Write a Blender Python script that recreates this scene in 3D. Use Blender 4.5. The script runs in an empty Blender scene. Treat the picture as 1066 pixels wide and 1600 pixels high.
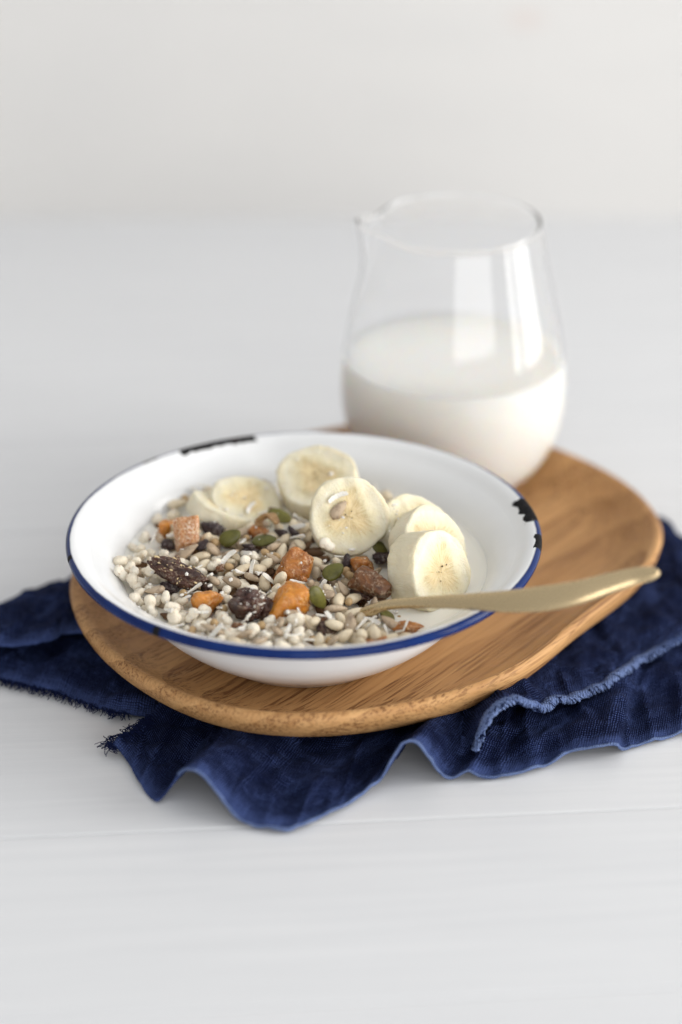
import bpy, bmesh, math, random
import numpy as np
from mathutils import Vector, Matrix, Quaternion, noise
R = math.radians
random.seed(7); rng = np.random.default_rng(7)
SC = bpy.context.scene
COL = SC.collection

# ------------------------------------------------------------------ camera
PITCH = R(27.1)
CAM = np.array([0.0143, -0.8173, 0.4882])
cd = bpy.data.cameras.new('camera'); cam = bpy.data.objects.new('camera', cd); COL.objects.link(cam)
cam.location = CAM; cam.rotation_euler = (R(90) - PITCH, 0, 0)
cd.sensor_fit = 'VERTICAL'; cd.sensor_height = 36; cd.sensor_width = 24; cd.lens = 85.0
cd.clip_start = 0.02; cd.clip_end = 50
cd.dof.use_dof = True; cd.dof.focus_distance = 0.905; cd.dof.aperture_fstop = 3.0
SC.camera = cam
# ------------------------------------------------------------------ world and lamps (daylight from a window on the right, plus an added fill)
W = bpy.data.worlds.new('World'); SC.world = W; W.use_nodes = True
wt = W.node_tree; wtc = wt.nodes.new('ShaderNodeTexCoord'); wsx = wt.nodes.new('ShaderNodeSeparateXYZ'); wt.links.new(wtc.outputs['Generated'], wsx.inputs[0])
wmr = wt.nodes.new('ShaderNodeMapRange'); wt.links.new(wsx.outputs[0], wmr.inputs[0])      # the room is brighter on its window side
for k_, v_ in ((1, -1.0), (2, 1.0), (3, 0.50), (4, 0.96)): wmr.inputs[k_].default_value = v_
wt.links.new(wmr.outputs[0], wt.nodes['Background'].inputs[1])
wt.nodes['Background'].inputs[0].default_value = (0.965, 0.98, 1.0, 1)
def area(name, loc, aim, sx, sy, power, color=(1, 1, 1)):
    l = bpy.data.lights.new(name, 'AREA'); l.shape = 'RECTANGLE'; l.size = sx; l.size_y = sy
    l.energy = power; l.color = color
    o = bpy.data.objects.new(name, l); COL.objects.link(o); o.location = loc
    o.rotation_euler = (Vector(aim) - Vector(loc)).to_track_quat('-Z', 'Y').to_euler()
    return o
area('window_light', (2.70, 0.08, 0.62), (0.0, 0.06, 0.15), 1.32, 2.5, 70, (1.0, 0.985, 0.955))
area('window_light', (2.70, -0.98, 0.62), (0.0, 0.06, 0.15), 0.36, 2.5, 22, (1.0, 0.985, 0.955))
area('fill_light', (1.05, -2.70, 0.62), (0.02, 0.05, 0.03), 2.6, 1.2, 38, (1.0, 0.99, 0.97))  # added fill from the front right to brighten bowl, plate rim and milk
SC.view_settings.view_transform = 'Standard'; SC.view_settings.look = 'None'
SC.view_settings.exposure = 0.10; SC.view_settings.gamma = 1.0
SC.render.engine = 'CYCLES'
SC.cycles.max_bounces = 12; SC.cycles.transmission_bounces = 12; SC.cycles.transparent_max_bounces = 12

# ------------------------------------------------------------------ pixel -> point on a level plane (used to measure the photograph)
F = 3778.0
FW = np.array([0, math.cos(PITCH), -math.sin(PITCH)]); UP = np.array([0, math.sin(PITCH), math.cos(PITCH)]); RT = np.array([1.0, 0, 0])
def at(x, y, z):
    d = FW + RT * (x - 533) / F + UP * (800 - y) / F
    return CAM + d * ((z - CAM[2]) / d[2])

# ------------------------------------------------------------------ material helpers
class NT:
    def __init__(s, name):
        s.m = bpy.data.materials.new(name); s.m.use_nodes = True; s.t = s.m.node_tree
        s.b = s.t.nodes['Principled BSDF']; s.co = None
    def n(s, typ, **kw):
        nd = s.t.nodes.new(typ)
        for k, v in kw.items(): setattr(nd, k, v)
        return nd
    def lk(s, a, b): s.t.links.new(a, b)
    def set(s, **kw):
        for k, v in kw.items():
            inp = s.b.inputs[k.replace('_', ' ')]
            if hasattr(v, 'node'): s.lk(v, inp)
            else: inp.default_value = v if not (isinstance(v, tuple) and len(v) == 3 and inp.type == 'RGBA') else (*v, 1)
    def coord(s, kind='Object', scale=(1, 1, 1), rot=(0, 0, 0), loc=(0, 0, 0)):
        tc = s.n('ShaderNodeTexCoord'); mp = s.n('ShaderNodeMapping')
        mp.inputs['Scale'].default_value = scale; mp.inputs['Rotation'].default_value = rot; mp.inputs['Location'].default_value = loc
        s.lk(tc.outputs[kind], mp.inputs[0]); return mp.outputs[0]
    def noise(s, vec, scale, detail=3, rough=.5, dist=0, out='Fac'):
        nd = s.n('ShaderNodeTexNoise'); s.lk(vec, nd.inputs['Vector'])
        nd.inputs['Scale'].default_value = scale; nd.inputs['Detail'].default_value = detail
        nd.inputs['Roughness'].default_value = rough; nd.inputs['Distortion'].default_value = dist
        return nd.outputs[out]
    def ramp(s, fac, stops, interp='LINEAR'):
        nd = s.n('ShaderNodeValToRGB'); s.lk(fac, nd.inputs[0]); cr = nd.color_ramp; cr.interpolation = interp
        while len(cr.elements) < len(stops): cr.elements.new(.5)
        for e, (p, c) in zip(cr.elements, stops):
            e.position = p; e.color = (c, c, c, 1) if not isinstance(c, tuple) else (*c, 1)
        return nd.outputs[0]
    def mix(s, fac, a, b, blend='MIX'):
        nd = s.n('ShaderNodeMix', data_type='RGBA', blend_type=blend)
        for i, v in ((0, fac), (6, a), (7, b)):
            if hasattr(v, 'node'): s.lk(v, nd.inputs[i])
            else: nd.inputs[i].default_value = v if not isinstance(v, tuple) else (*v, 1)
        return nd.outputs[2]
    def math(s, op, a, b=0.0, c=None):
        nd = s.n('ShaderNodeMath', operation=op)
        for i, v in enumerate((a, b, c)):
            if v is None: continue
            if hasattr(v, 'node'): s.lk(v, nd.inputs[i])
            else: nd.inputs[i].default_value = v
        return nd.outputs[0]
    def bump(s, h, dist, strength=1.0):
        nd = s.n('ShaderNodeBump'); nd.inputs['Strength'].default_value = strength; nd.inputs['Distance'].default_value = dist
        s.lk(h, nd.inputs['Height']); s.lk(nd.outputs[0], s.b.inputs['Normal'])
    def rnd(s):
        return s.n('ShaderNodeObjectInfo').outputs['Random']

# ------------------------------------------------------------------ mesh helpers
def mesh(name, v, f, smooth=True, uv=None):
    me = bpy.data.meshes.new(name)
    me.from_pydata([tuple(map(float, p)) for p in v], [], [tuple(map(int, q)) for q in f])
    if smooth: me.polygons.foreach_set('use_smooth', [True] * len(me.polygons))
    if uv is not None:
        l = me.uv_layers.new(name='UVMap'); idx = np.empty(len(me.loops), dtype=np.int32); me.loops.foreach_get('vertex_index', idx)
        l.data.foreach_set('uv', np.asarray(uv, dtype=np.float32)[idx].ravel())
    me.update(); return me
def obj(name, me, mat=None, parent=None, loc=None, rot=None):
    o = bpy.data.objects.new(name, me); COL.objects.link(o)
    if mat is not None and not me.materials: me.materials.append(mat.m if isinstance(mat, NT) else mat)
    if parent is not None: o.parent = parent
    if loc is not None: o.location = loc
    if rot is not None: o.rotation_euler = rot
    return o
def tag(o, label=None, cat=None, group=None, kind=None):
    for k, v in (('label', label), ('category', cat), ('group', group), ('kind', kind)):
        if v: o[k] = v
    return o
def empty(name, loc=(0, 0, 0)):
    o = bpy.data.objects.new(name, None); COL.objects.link(o); o.location = loc; o.empty_display_size = .01; return o
def gridfaces(nu, nv, wu=False, off=0):
    f = []
    for i in range(nu if wu else nu - 1):
        for j in range(nv - 1):
            a = i * nv + j; b = ((i + 1) % nu) * nv + j
            f.append((off + a, off + b, off + b + 1, off + a + 1))
    return f
def lathe(name, prof, n=128, closed=False, fn=None):
    """surface of revolution of a list of (r, z); fn(x, y, z, theta) may shift points"""
    v = []
    for i in range(n):
        t = 2 * math.pi * i / n
        for r, z in prof:
            p = (r * math.cos(t), r * math.sin(t), z)
            v.append(fn(*p, t) if fn else p)
    m = len(prof); f = []
    for i in range(n):
        for j in range(m if closed else m - 1):
            a = i * m + j; b = ((i + 1) % n) * m + j; j2 = (j + 1) % m
            f.append((a, b, ((i + 1) % n) * m + j2, i * m + j2))
    me = mesh(name, v, f)
    bm = bmesh.new(); bm.from_mesh(me); bmesh.ops.remove_doubles(bm, verts=bm.verts, dist=1e-6)
    bmesh.ops.recalc_face_normals(bm, faces=bm.faces); bm.to_mesh(me); bm.free()
    me.polygons.foreach_set('use_smooth', [True] * len(me.polygons)); return me
def spline(pts, n):
    """Catmull-Rom through the points, resampled evenly by chord"""
    P = np.array(pts, dtype=float); P = np.vstack([2 * P[0] - P[1], P, 2 * P[-1] - P[-2]]); out = []
    for i in range(1, len(P) - 2):
        t = np.linspace(0, 1, 24, endpoint=False)[:, None]
        a, b, c, d = P[i - 1], P[i], P[i + 1], P[i + 2]
        out.append(.5 * (2 * b + (c - a) * t + (2 * a - 5 * b + 4 * c - d) * t ** 2 + (3 * b - a - 3 * c + d) * t ** 3))
    out = np.vstack(out + [P[-2][None]])
    s = np.concatenate([[0], np.cumsum(np.linalg.norm(np.diff(out, axis=0), axis=1))])
    q = np.linspace(0, s[-1], n)
    return np.stack([np.interp(q, s, out[:, k]) for k in range(out.shape[1])], 1)
def tube(path, rad, k=6, off=0):
    """rings of vertices round a path; rad is a number or a list"""
    P = np.array(path, dtype=float); n = len(P); rad = np.broadcast_to(np.asarray(rad, dtype=float), (n,))
    T = np.gradient(P, axis=0); T /= np.linalg.norm(T, axis=1)[:, None] + 1e-12
    v = []; ref = np.array([0, 0, 1.0])
    if abs(T[0] @ ref) > .9: ref = np.array([1.0, 0, 0])
    for i in range(n):
        a = ref - T[i] * (ref @ T[i]); a /= np.linalg.norm(a) + 1e-12; ref = a; b = np.cross(T[i], a)
        for j in range(k):
            t = 2 * math.pi * j / k; v.append(P[i] + rad[i] * (math.cos(t) * a + math.sin(t) * b))
    f = []
    for i in range(n - 1):
        for j in range(k):
            f.append((off + i * k + j, off + i * k + (j + 1) % k, off + (i + 1) * k + (j + 1) % k, off + (i + 1) * k + j))
    f.append(tuple(off + j for j in range(k))[::-1]); f.append(tuple(off + (n - 1) * k + j for j in range(k)))
    return v, f
def ico(sub):
    bm = bmesh.new(); bmesh.ops.create_icosphere(bm, subdivisions=sub, radius=1)
    bm.verts.ensure_lookup_table()
    v = np.array([x.co[:] for x in bm.verts]); f = [[w.index for w in q.verts] for q in bm.faces]; bm.free(); return v, f
ICO = {s: ico(s) for s in (1, 2, 3, 4, 5)}
def fbm(p, s, o=3, seed=0.0):
    return noise.fractal(Vector((p[0] * s + seed * 7.3, p[1] * s - seed * 3.1, p[2] * s + seed)), 1.0, 2.0, o)

# ------------------------------------------------------------------ materials: setting
def m_paint(name, base, streak, rough, wall=False):
    m = NT(name)
    if wall:
        v = m.coord('Object', (1.0, 6.0, 3.0))
        a = m.noise(v, 5, 4, .55, .4)
        c = m.mix(m.ramp(a, [(.25, 0.0), (.75, 1.0)]), base, streak)
        vk = m.coord('Object', (1, 1, 1.7), (0, 0, 0), (-.118, 0, .99)); ln = m.n('ShaderNodeVectorMath', operation='LENGTH')
        sx = m.n('ShaderNodeSeparateXYZ'); m.lk(vk, sx.inputs[0]); cx_ = m.n('ShaderNodeCombineXYZ'); m.lk(sx.outputs[0], cx_.inputs[0]); m.lk(sx.outputs[2], cx_.inputs[2])
        m.lk(cx_.outputs[0], ln.inputs[0]); k = m.math('ADD', ln.outputs['Value'], m.math('MULTIPLY', m.noise(vk, 60, 2), .006))
        c = m.mix(m.ramp(k, [(.004, .45), (.018, 0.0)]), c, (.60, .50, .46))
        m.set(Base_Color=c, Roughness=rough)
    else:
        v = m.coord('Object', (2.2, 60, 60)); a = m.noise(v, 3.5, 5, .6, .3)
        v2 = m.coord('Object', (1, 1, 1)); b = m.noise(v2, 7, 3, .5)
        w = m.noise(m.coord('Object', (12, 160, 160)), 6, 3, .7)
        c = m.mix(m.ramp(a, [(.3, 0.0), (.7, 1.0)]), base, streak)
        c = m.mix(m.ramp(b, [(.35, 0.0), (.75, .5)]), c, tuple(x * .93 for x in base))
        m.set(Base_Color=c, Roughness=m.ramp(a, [(.2, rough - .07), (.8, rough + .1)]), Specular_IOR_Level=.35)
        m.bump(m.math('ADD', a, m.math('MULTIPLY', w, .6)), .00018, .55)
    return m
M_TABLE = m_paint('white_painted_board', (.700, .703, .712), (.640, .645, .657), .42)
M_WALL = m_paint('whitewashed_wall', (.635, .622, .605), (.595, .585, .572), .7, True)

# ------------------------------------------------------------------ tabletop of painted planks and the wall behind
top = empty('tabletop'); tag(top, 'white painted plank tabletop under the napkin and plate', 'tabletop', kind='structure')
YAW = R(4.6)
seams = [-.62, -.51, -.40, -.30, -.205, -.1045, .014, .128, .220, .322, .42, .54]
for i in range(len(seams) - 1):
    y0, y1 = seams[i] + .0001, seams[i + 1] - .0001
    L, T_, bv = 1.1, .018, .0007
    prof = [(y0, -T_), (y0, -bv), (y0 + bv * .35, -bv * .3), (y0 + bv * 1.1, 0), (y1 - bv * 1.1, 0), (y1 - bv * .35, -bv * .3), (y1, -bv), (y1, -T_)]
    v = [(x, y - y0, z) for x in (-L, .55) for y, z in prof]; m_ = len(prof)
    f = [(j, (j + 1) % m_, m_ + (j + 1) % m_, m_ + j) for j in range(m_)] + [tuple(range(m_))[::-1], tuple(range(m_, 2 * m_))]
    o = obj('plank', mesh('plank', v, f, False), M_TABLE, top)
    c = Vector((0.0143, 0, 0)); p = Matrix.Rotation(YAW, 3, 'Z') @ Vector((0, y0, 0)) + c
    o.location = (p.x, p.y, random.uniform(-.00015, 0)); o.rotation_euler = (0, 0, YAW)
under = obj('table_base', mesh('table_base', [(x, y, z) for z in (-.03, -.019) for x, y in ((-1.2, -.7), (.56, -.7), (.56, .58), (-1.2, .58))],
    [(3, 2, 1, 0), (4, 5, 6, 7), (0, 1, 5, 4), (1, 2, 6, 5), (2, 3, 7, 6), (3, 0, 4, 7)], False), M_TABLE, top)
wb = bmesh.new(); bmesh.ops.create_cube(wb, size=1); bmesh.ops.scale(wb, vec=(2.6, .03, 1.5), verts=wb.verts)
bmesh.ops.bevel(wb, geom=wb.edges[:], offset=.003, segments=2, affect='EDGES')
wme = bpy.data.meshes.new('back_wall'); wb.to_mesh(wme); wb.free()
wall = obj('back_wall', wme, M_WALL, loc=(0, .528, .70)); tag(wall, 'blurred whitewashed wooden wall behind the table', 'wall', kind='structure')

# ------------------------------------------------------------------ oak plate
GR = R(52)                                     # grain direction
mo = NT('oiled_oak')
vg = mo.coord('Object', (1, 1, 1), (0, 0, -GR))
vst = mo.n('ShaderNodeMapping'); mo.lk(vg, vst.inputs[0]); vst.inputs['Scale'].default_value = (.09, 1, 1.6)
wv = mo.n('ShaderNodeTexWave', wave_type='BANDS', bands_direction='DIAGONAL', wave_profile='SAW'); mo.lk(vst.outputs[0], wv.inputs[0])
wv.inputs['Scale'].default_value = 26; wv.inputs['Distortion'].default_value = 5.5; wv.inputs['Detail'].default_value = 3; wv.inputs['Detail Scale'].default_value = .9
ring = wv.outputs['Fac']
vp = mo.n('ShaderNodeMapping'); mo.lk(vg, vp.inputs[0]); vp.inputs['Scale'].default_value = (.022, 1, 1)
pore = mo.noise(vp.outputs[0], 1050, 2, .6, .12); fib = mo.noise(vp.outputs[0], 300, 4, .65, .15)
big = mo.noise(vst.outputs[0], 22, 3, .5, .5)
c = mo.mix(ring, (.54, .290, .115), (.33, .155, .054))
c = mo.mix(mo.ramp(fib, [(.3, 0.0), (.7, .75)]), c, (.60, .355, .155))
c = mo.mix(mo.ramp(big, [(.40, 0.0), (.72, .55)]), c, (.29, .130, .044))
pm = mo.math('MULTIPLY', mo.ramp(pore, [(.50, 0.0), (.60, 1.0)]), mo.ramp(ring, [(.15, .35), (.7, 1.0)]))
c = mo.mix(mo.math('MULTIPLY', pm, .82), c, (.17, .072, .025))
mo.set(Base_Color=c, Roughness=mo.ramp(fib, [(.3, .46), (.7, .62)]), Specular_IOR_Level=.22)
mo.bump(mo.math('SUBTRACT', mo.math('MULTIPLY', fib, .5), pm), .00022, .6)
PC = np.array([0.0263, 0.0560]); CF = [0.00147, 0.0, -0.00058, -0.00283, -0.00163, -0.00126, 0.00085, 0.00065, 0.00016, -0.00063, 0.00033, 0.00072, 0.00133, -0.00042]
def plate_r(t):
    r = (abs(math.cos(t - .86) / .129) ** 2.55 + abs(math.sin(t - .86) / .0995) ** 2.55) ** (-1 / 2.55)
    for k in range(7): r += CF[2 * k] * math.cos(k * t) + CF[2 * k + 1] * math.sin(k * t)
    return r
pprof = [(0, .0055), (.40, .0055), (.72, .0055), (.79, .0057), (.84, .0065), (.88, .0079), (.915, .0098), (.945, .0123), (.968, .0150), (.985, .0180), (.996, .0210), (1.0, .0232),
         (.9985, .0246), (.993, .0254), (.985, .0256), (.975, .0252), (.962, .0240), (.945, .0222), (.925, .0201), (.90, .0179), (.87, .0160), (.83, .0147), (.78, .0140), (.70, .0137), (.5, .0136), (.25, .0136), (0, .0136)]
# smooth the profile
pp = spline([(s * .11, z) for s, z in pprof], 74); n_ = 224; pv = []
for i in range(n_):
    t = 2 * math.pi * i / n_; r = plate_r(t)
    for s, z in pp:
        pv.append((r * s / .11 * math.cos(t), r * s / .11 * math.sin(t), z))
pme = mesh('oak_plate', pv, gridfaces(n_, len(pp), True)); bm = bmesh.new(); bm.from_mesh(pme)
bmesh.ops.remove_doubles(bm, verts=bm.verts, dist=1e-6); bmesh.ops.recalc_face_normals(bm, faces=bm.faces); bm.to_mesh(pme); bm.free()
pme.polygons.foreach_set('use_smooth', [True] * len(pme.polygons))
plate = obj('plate', pme, mo, loc=(PC[0], PC[1], 0)); tag(plate, 'oval oak wood plate carrying the bowl and the glass pitcher', 'plate')

# ------------------------------------------------------------------ enamel bowl
BZ = .0138
mb = NT('white_enamel')
tc = mb.n('ShaderNodeTexCoord'); sep = mb.n('ShaderNodeSeparateXYZ'); mb.lk(tc.outputs['Object'], sep.inputs[0])
X, Y, Z = sep.outputs
rr = mb.math('SQRT', mb.math('ADD', mb.math('POWER', X, 2), mb.math('POWER', Y, 2)))
ang = mb.math('ARCTAN2', Y, X)
nz = mb.noise(tc.outputs['Object'], 260, 4, .65); nz2 = mb.noise(tc.outputs['Object'], 60, 3, .6); nz3 = mb.noise(tc.outputs['Object'], 900, 3, .7)
def blob(a0, wa, edge, wr):                      # chip: a patch round angle a0 reaching inwards from the rim to radius `edge`
    da = mb.math('ABSOLUTE', mb.math('SUBTRACT', ang, a0))
    ka = mb.math('SUBTRACT', 1.0, mb.math('DIVIDE', da, wa))
    kr = mb.math('DIVIDE', mb.math('SUBTRACT', rr, edge), wr)
    k = mb.math('MINIMUM', mb.math('MULTIPLY', ka, 2.2), kr)
    k = mb.math('ADD', k, mb.math('MULTIPLY', mb.math('SUBTRACT', nz, .5), 1.5))
    return mb.ramp(k, [(.30, 0.0), (.36, 1.0)])
chip = None
for (a0, wa, edge, wr) in [(2.00, .23, .0846, .003), (2.36, .05, .0876, .002), (.20, .125, .0840, .004), (-.09, .075, .0871, .0022), (-2.17, .018, .0889, .0015), (-2.9, .02, .0881, .002)]:
    k = blob(a0, wa, edge, wr); chip = k if chip is None else mb.math('MAXIMUM', chip, k)
# blue band on the rolled rim
bb = mb.math('ADD', rr, mb.math('MULTIPLY', mb.math('SUBTRACT', nz2, .5), .0010))
thick = mb.math('ADD', .0902, mb.math('MULTIPLY', mb.math('ABSOLUTE', mb.math('SUBTRACT', mb.math('ABSOLUTE', ang), .75)), 0.0))
blue = mb.ramp(mb.math('MULTIPLY', mb.math('SUBTRACT', bb, .0875), 400), [(.30, 0.0), (.55, 1.0)])
blue = mb.math('MULTIPLY', blue, mb.math('GREATER_THAN', Z, .0435))
cw = mb.mix(mb.ramp(nz2, [(.3, 0.0), (.7, 1.0)]), (.765, .77, .775), (.74, .745, .75))
cb = mb.mix(mb.ramp(nz2, [(.35, 0.0), (.7, 1.0)]), (.002, .013, .085), (.004, .026, .135))
cc = mb.mix(mb.ramp(nz3, [(.4, 0.0), (.65, 1.0)]), (.004, .004, .005), (.020, .018, .018))
cc = mb.mix(mb.ramp(nz2, [(.6, 0.0), (.75, .5)]), cc, (.10, .035, .02))
mb.set(Base_Color=mb.mix(chip, mb.mix(blue, cw, cb), cc), Roughness=mb.math('ADD', .16, mb.math('MULTIPLY', chip, .45)), Specular_IOR_Level=mb.math('SUBTRACT', .45, mb.math('MULTIPLY', mb.math('MAXIMUM', chip, mb.math('MULTIPLY', blue, .75)), .36)))
mb.bump(mb.math('ADD', mb.math('MULTIPLY', mb.math('SUBTRACT', 1.0, chip), 1.0), mb.math('ADD', mb.math('MULTIPLY', nz2, .12), mb.math('MULTIPLY', mb.math('MULTIPLY', nz3, chip), .6))), .0004, .7)
outer = [(0, .0012), (.030, .0012), (.0335, 0.0), (.036, 0.0), (.0375, .0012), (.042, .0045), (.048, .0085), (.054, .0130), (.060, .0183), (.065, .0240), (.069, .0300), (.0722, .0350), (.0755, .0383), (.080, .0410), (.0838, .0430), (.0871, .0452)]
bead = [(.0871, .0450), (.0881, .0442), (.0894, .0441), (.0904, .0449), (.0907, .0462), (.0902, .0474), (.0890, .0480), (.0876, .0478)]
inner = [(.0849, .0466), (.082, .0444), (.0775, .0417), (.0742, .0390), (.0712, .0353), (.068, .0306), (.064, .0250), (.059, .0196), (.053, .0145), (.046, .0100), (.036, .0062), (.024, .0042), (.012, .0036), (0, .0035)]
bprof_o = spline(outer, 60).tolist() + [(.0875, .0458)]
full = spline(bead[:-1] + [(.0875, .04785), (.0863, .0474)] + inner, 140); cut = int(np.argmax((full[:, 0] < .0853) & (np.arange(140) > 20)))
beadp = full[:cut + 1].tolist(); bprof_i = full[cut:].tolist()
INNER = spline([bead[-1]] + inner, 200)
def dent(x, y, z, t):
    w = 1 + .0025 * math.sin(3 * t + 1) * min(1, z / .045) + .0018 * math.sin(5 * t)
    return (x * w, y * w, z + .0005 * math.sin(2 * t + .5) * z / .045)
bowl = obj('bowl', lathe('bowl', bprof_o + [(.0871, .0464)] + bprof_i, 192, False, dent), mb, loc=(0, 0, BZ))
obj('rim', lathe('rim', beadp, 256, False, dent), mb, bowl)
tag(bowl, 'chipped white enamel bowl with blue rim holding the muesli', 'bowl')
def inner_z(r):                                   # height of the bowl's inside at radius r (world)
    return BZ + np.interp(r, INNER[::-1, 0], INNER[::-1, 1])
def inner_r(z):
    return float(np.interp(z - BZ, INNER[::-1, 1], INNER[::-1, 0]))

# ------------------------------------------------------------------ milk in the bowl
mm = NT('milk')
mm.set(Base_Color=(.86, .83, .75), Roughness=.18, Specular_IOR_Level=.45, Subsurface_Weight=.25, Subsurface_Radius=(.004, .003, .002), Subsurface_Scale=1.0)
MZ = .0468
mr = inner_r(MZ)
mp_ = [(0, MZ - .012), (inner_r(MZ - .012) + .0003, MZ - .012), (inner_r(MZ - .006) + .0003, MZ - .006), (inner_r(MZ - .002) + .0003, MZ - .002), (inner_r(MZ + .0011) + .0003, MZ + .0011), (inner_r(MZ + .0009) - .0004, MZ + .0008), (mr - .0008, MZ + .0003), (mr - .0022, MZ), (mr * .7, MZ), (mr * .4, MZ), (0, MZ)]
milkb = obj('milk_pool', lathe('milk_pool', mp_, 128), mm); tag(milkb, 'shallow pool of milk under the muesli in the enamel bowl', 'milk')

# ------------------------------------------------------------------ glass pitcher and its milk
PX = np.array([.0630, .1440, .0146])
gp = [(0, .027), (.003, .032), (.008, .0375), (.015, .0424), (.024, .0461), (.034, .0482), (.043, .0488), (.055, .0482), (.07, .0461), (.085, .0430), (.1, .0396), (.11, .0375), (.1185, .0357)]
go = spline([(r, z) for z, r in gp], 60)
def glass_in(z): return np.interp(z, go[:, 1], go[:, 0]) - .0011
gout = [(0, .0012), (.020, .0010), (.0245, 0.0)] + go.tolist()
rimc = [(.0351 + .0008 * math.cos(a), .1186 + .0008 * math.sin(a)) for a in np.linspace(.3, math.pi - .3, 7)]
gin = [(float(glass_in(z)), float(z)) for z in np.linspace(.1185, .009, 50)] + [(.034, .0062), (.029, .0048), (.02, .0042), (.01, .0041), (0, .0041)]
def spout(x, y, z, t):
    d = math.atan2(math.sin(t - math.pi * 1.03), math.cos(t - math.pi * 1.03))
    k = max(0, (z - .090) / .0294) ** 2.2
    w = math.exp(-(d / .20) ** 2); s = 1 + .205 * w * k - .03 * k * math.exp(-((abs(d) - .5) / .25) ** 2)
    return (x * s, y * s, z + .0020 * w * k)
mg = NT('clear_glass'); mg.set(Base_Color=(1.0, 1.0, 1.0), Roughness=0.0, IOR=1.32, Transmission_Weight=1.0)
pit = obj('pitcher', lathe('pitcher', gout + rimc + gin, 128, False, spout), mg, loc=PX)
tag(pit, 'clear glass pitcher with a spout standing on the oak plate', 'pitcher')
mm2 = NT('pitcher_milk'); mm2.set(Base_Color=(.90, .885, .84), Roughness=.25, Specular_IOR_Level=.3, Subsurface_Weight=.9, Subsurface_Radius=(.016, .013, .010), Subsurface_Scale=1.0)
mz = .0580
zs = np.linspace(.0065, mz, 40)
mpf = [(0, .0038), (.02, .0039), (.0285, .0044), (.0335, .0058)] + [(float(glass_in(z) + .0004) if z > .009 else .0349, float(z)) for z in zs if z > .009] + \
      [(float(glass_in(mz)) + .0004, mz + .0004), (float(glass_in(mz)) - .0012, mz), (.03, mz), (.015, mz), (0, mz)]
obj_m = obj('pitcher_milk', lathe('pitcher_milk', mpf, 96), mm2, loc=PX); tag(obj_m, 'white milk half filling the glass pitcher', 'milk')

# ------------------------------------------------------------------ navy linen napkin
def m_linen(name, base, worn, amt):
    m = NT(name)
    uv = m.coord('UV')
    def thread(direc):
        w = m.n('ShaderNodeTexWave', wave_type='BANDS', bands_direction=direc); m.lk(uv, w.inputs[0])
        w.inputs['Scale'].default_value = 300; w.inputs['Distortion'].default_value = 3.6; w.inputs['Detail'].default_value = 2; w.inputs['Detail Scale'].default_value = 1.2
        return w.outputs['Fac']
    a, b = thread('X'), thread('Y'); weave = m.math('MULTIPLY', a, b)
    sl = m.n('ShaderNodeMapping'); m.lk(uv, sl.inputs[0]); sl.inputs['Scale'].default_value = (1, .12, 1)
    slub = m.noise(sl.outputs[0], 900, 3, .7); sl2 = m.n('ShaderNodeMapping'); m.lk(uv, sl2.inputs[0]); sl2.inputs['Scale'].default_value = (.12, 1, 1)
    slub2 = m.noise(sl2.outputs[0], 900, 3, .7); blot = m.noise(uv, 55, 5, .65, .4)
    f = m.math('ADD', m.math('MULTIPLY', m.math('MAXIMUM', slub, slub2), .75), m.math('MULTIPLY', weave, .42))
    f = m.math('ADD', f, m.math('MULTIPLY', m.math('SUBTRACT', blot, .5), .9))
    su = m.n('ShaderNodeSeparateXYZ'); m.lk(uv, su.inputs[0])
    worn_lit = m.ramp(m.math('ADD', m.math('MULTIPLY', su.outputs[1], 70), m.math('MULTIPLY', m.math('SUBTRACT', blot, .5), .7)), [(.05, .30), (.75, 0.0)])  # edge wear, with the lit crest of the ruffles also put into the colour
    f = m.math('ADD', f, worn_lit)
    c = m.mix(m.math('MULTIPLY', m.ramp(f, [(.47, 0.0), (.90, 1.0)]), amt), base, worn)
    m.set(Base_Color=c, Roughness=.92, Specular_IOR_Level=.05, Sheen_Weight=.03, Sheen_Roughness=.4, Sheen_Tint=(.35, .45, .85))
    m.bump(m.math('ADD', weave, m.math('MULTIPLY', m.math('ADD', slub, slub2), .6)), .0007, .9)
    return m
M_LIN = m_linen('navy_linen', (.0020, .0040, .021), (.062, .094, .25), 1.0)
M_HEM = m_linen('faded_hem', (.040, .065, .17), (.17, .23, .42), .95)
M_FR = NT('dark_thread'); M_FR.set(Base_Color=(.0070, .0110, .042), Roughness=1.0, Specular_IOR_Level=.05)
nap = empty('napkin', (0, 0, 0)); tag(nap, 'rumpled navy linen napkin with frayed edges under the oak plate', 'napkin')
def P3(l): return [at(*p) for p in l]
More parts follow.
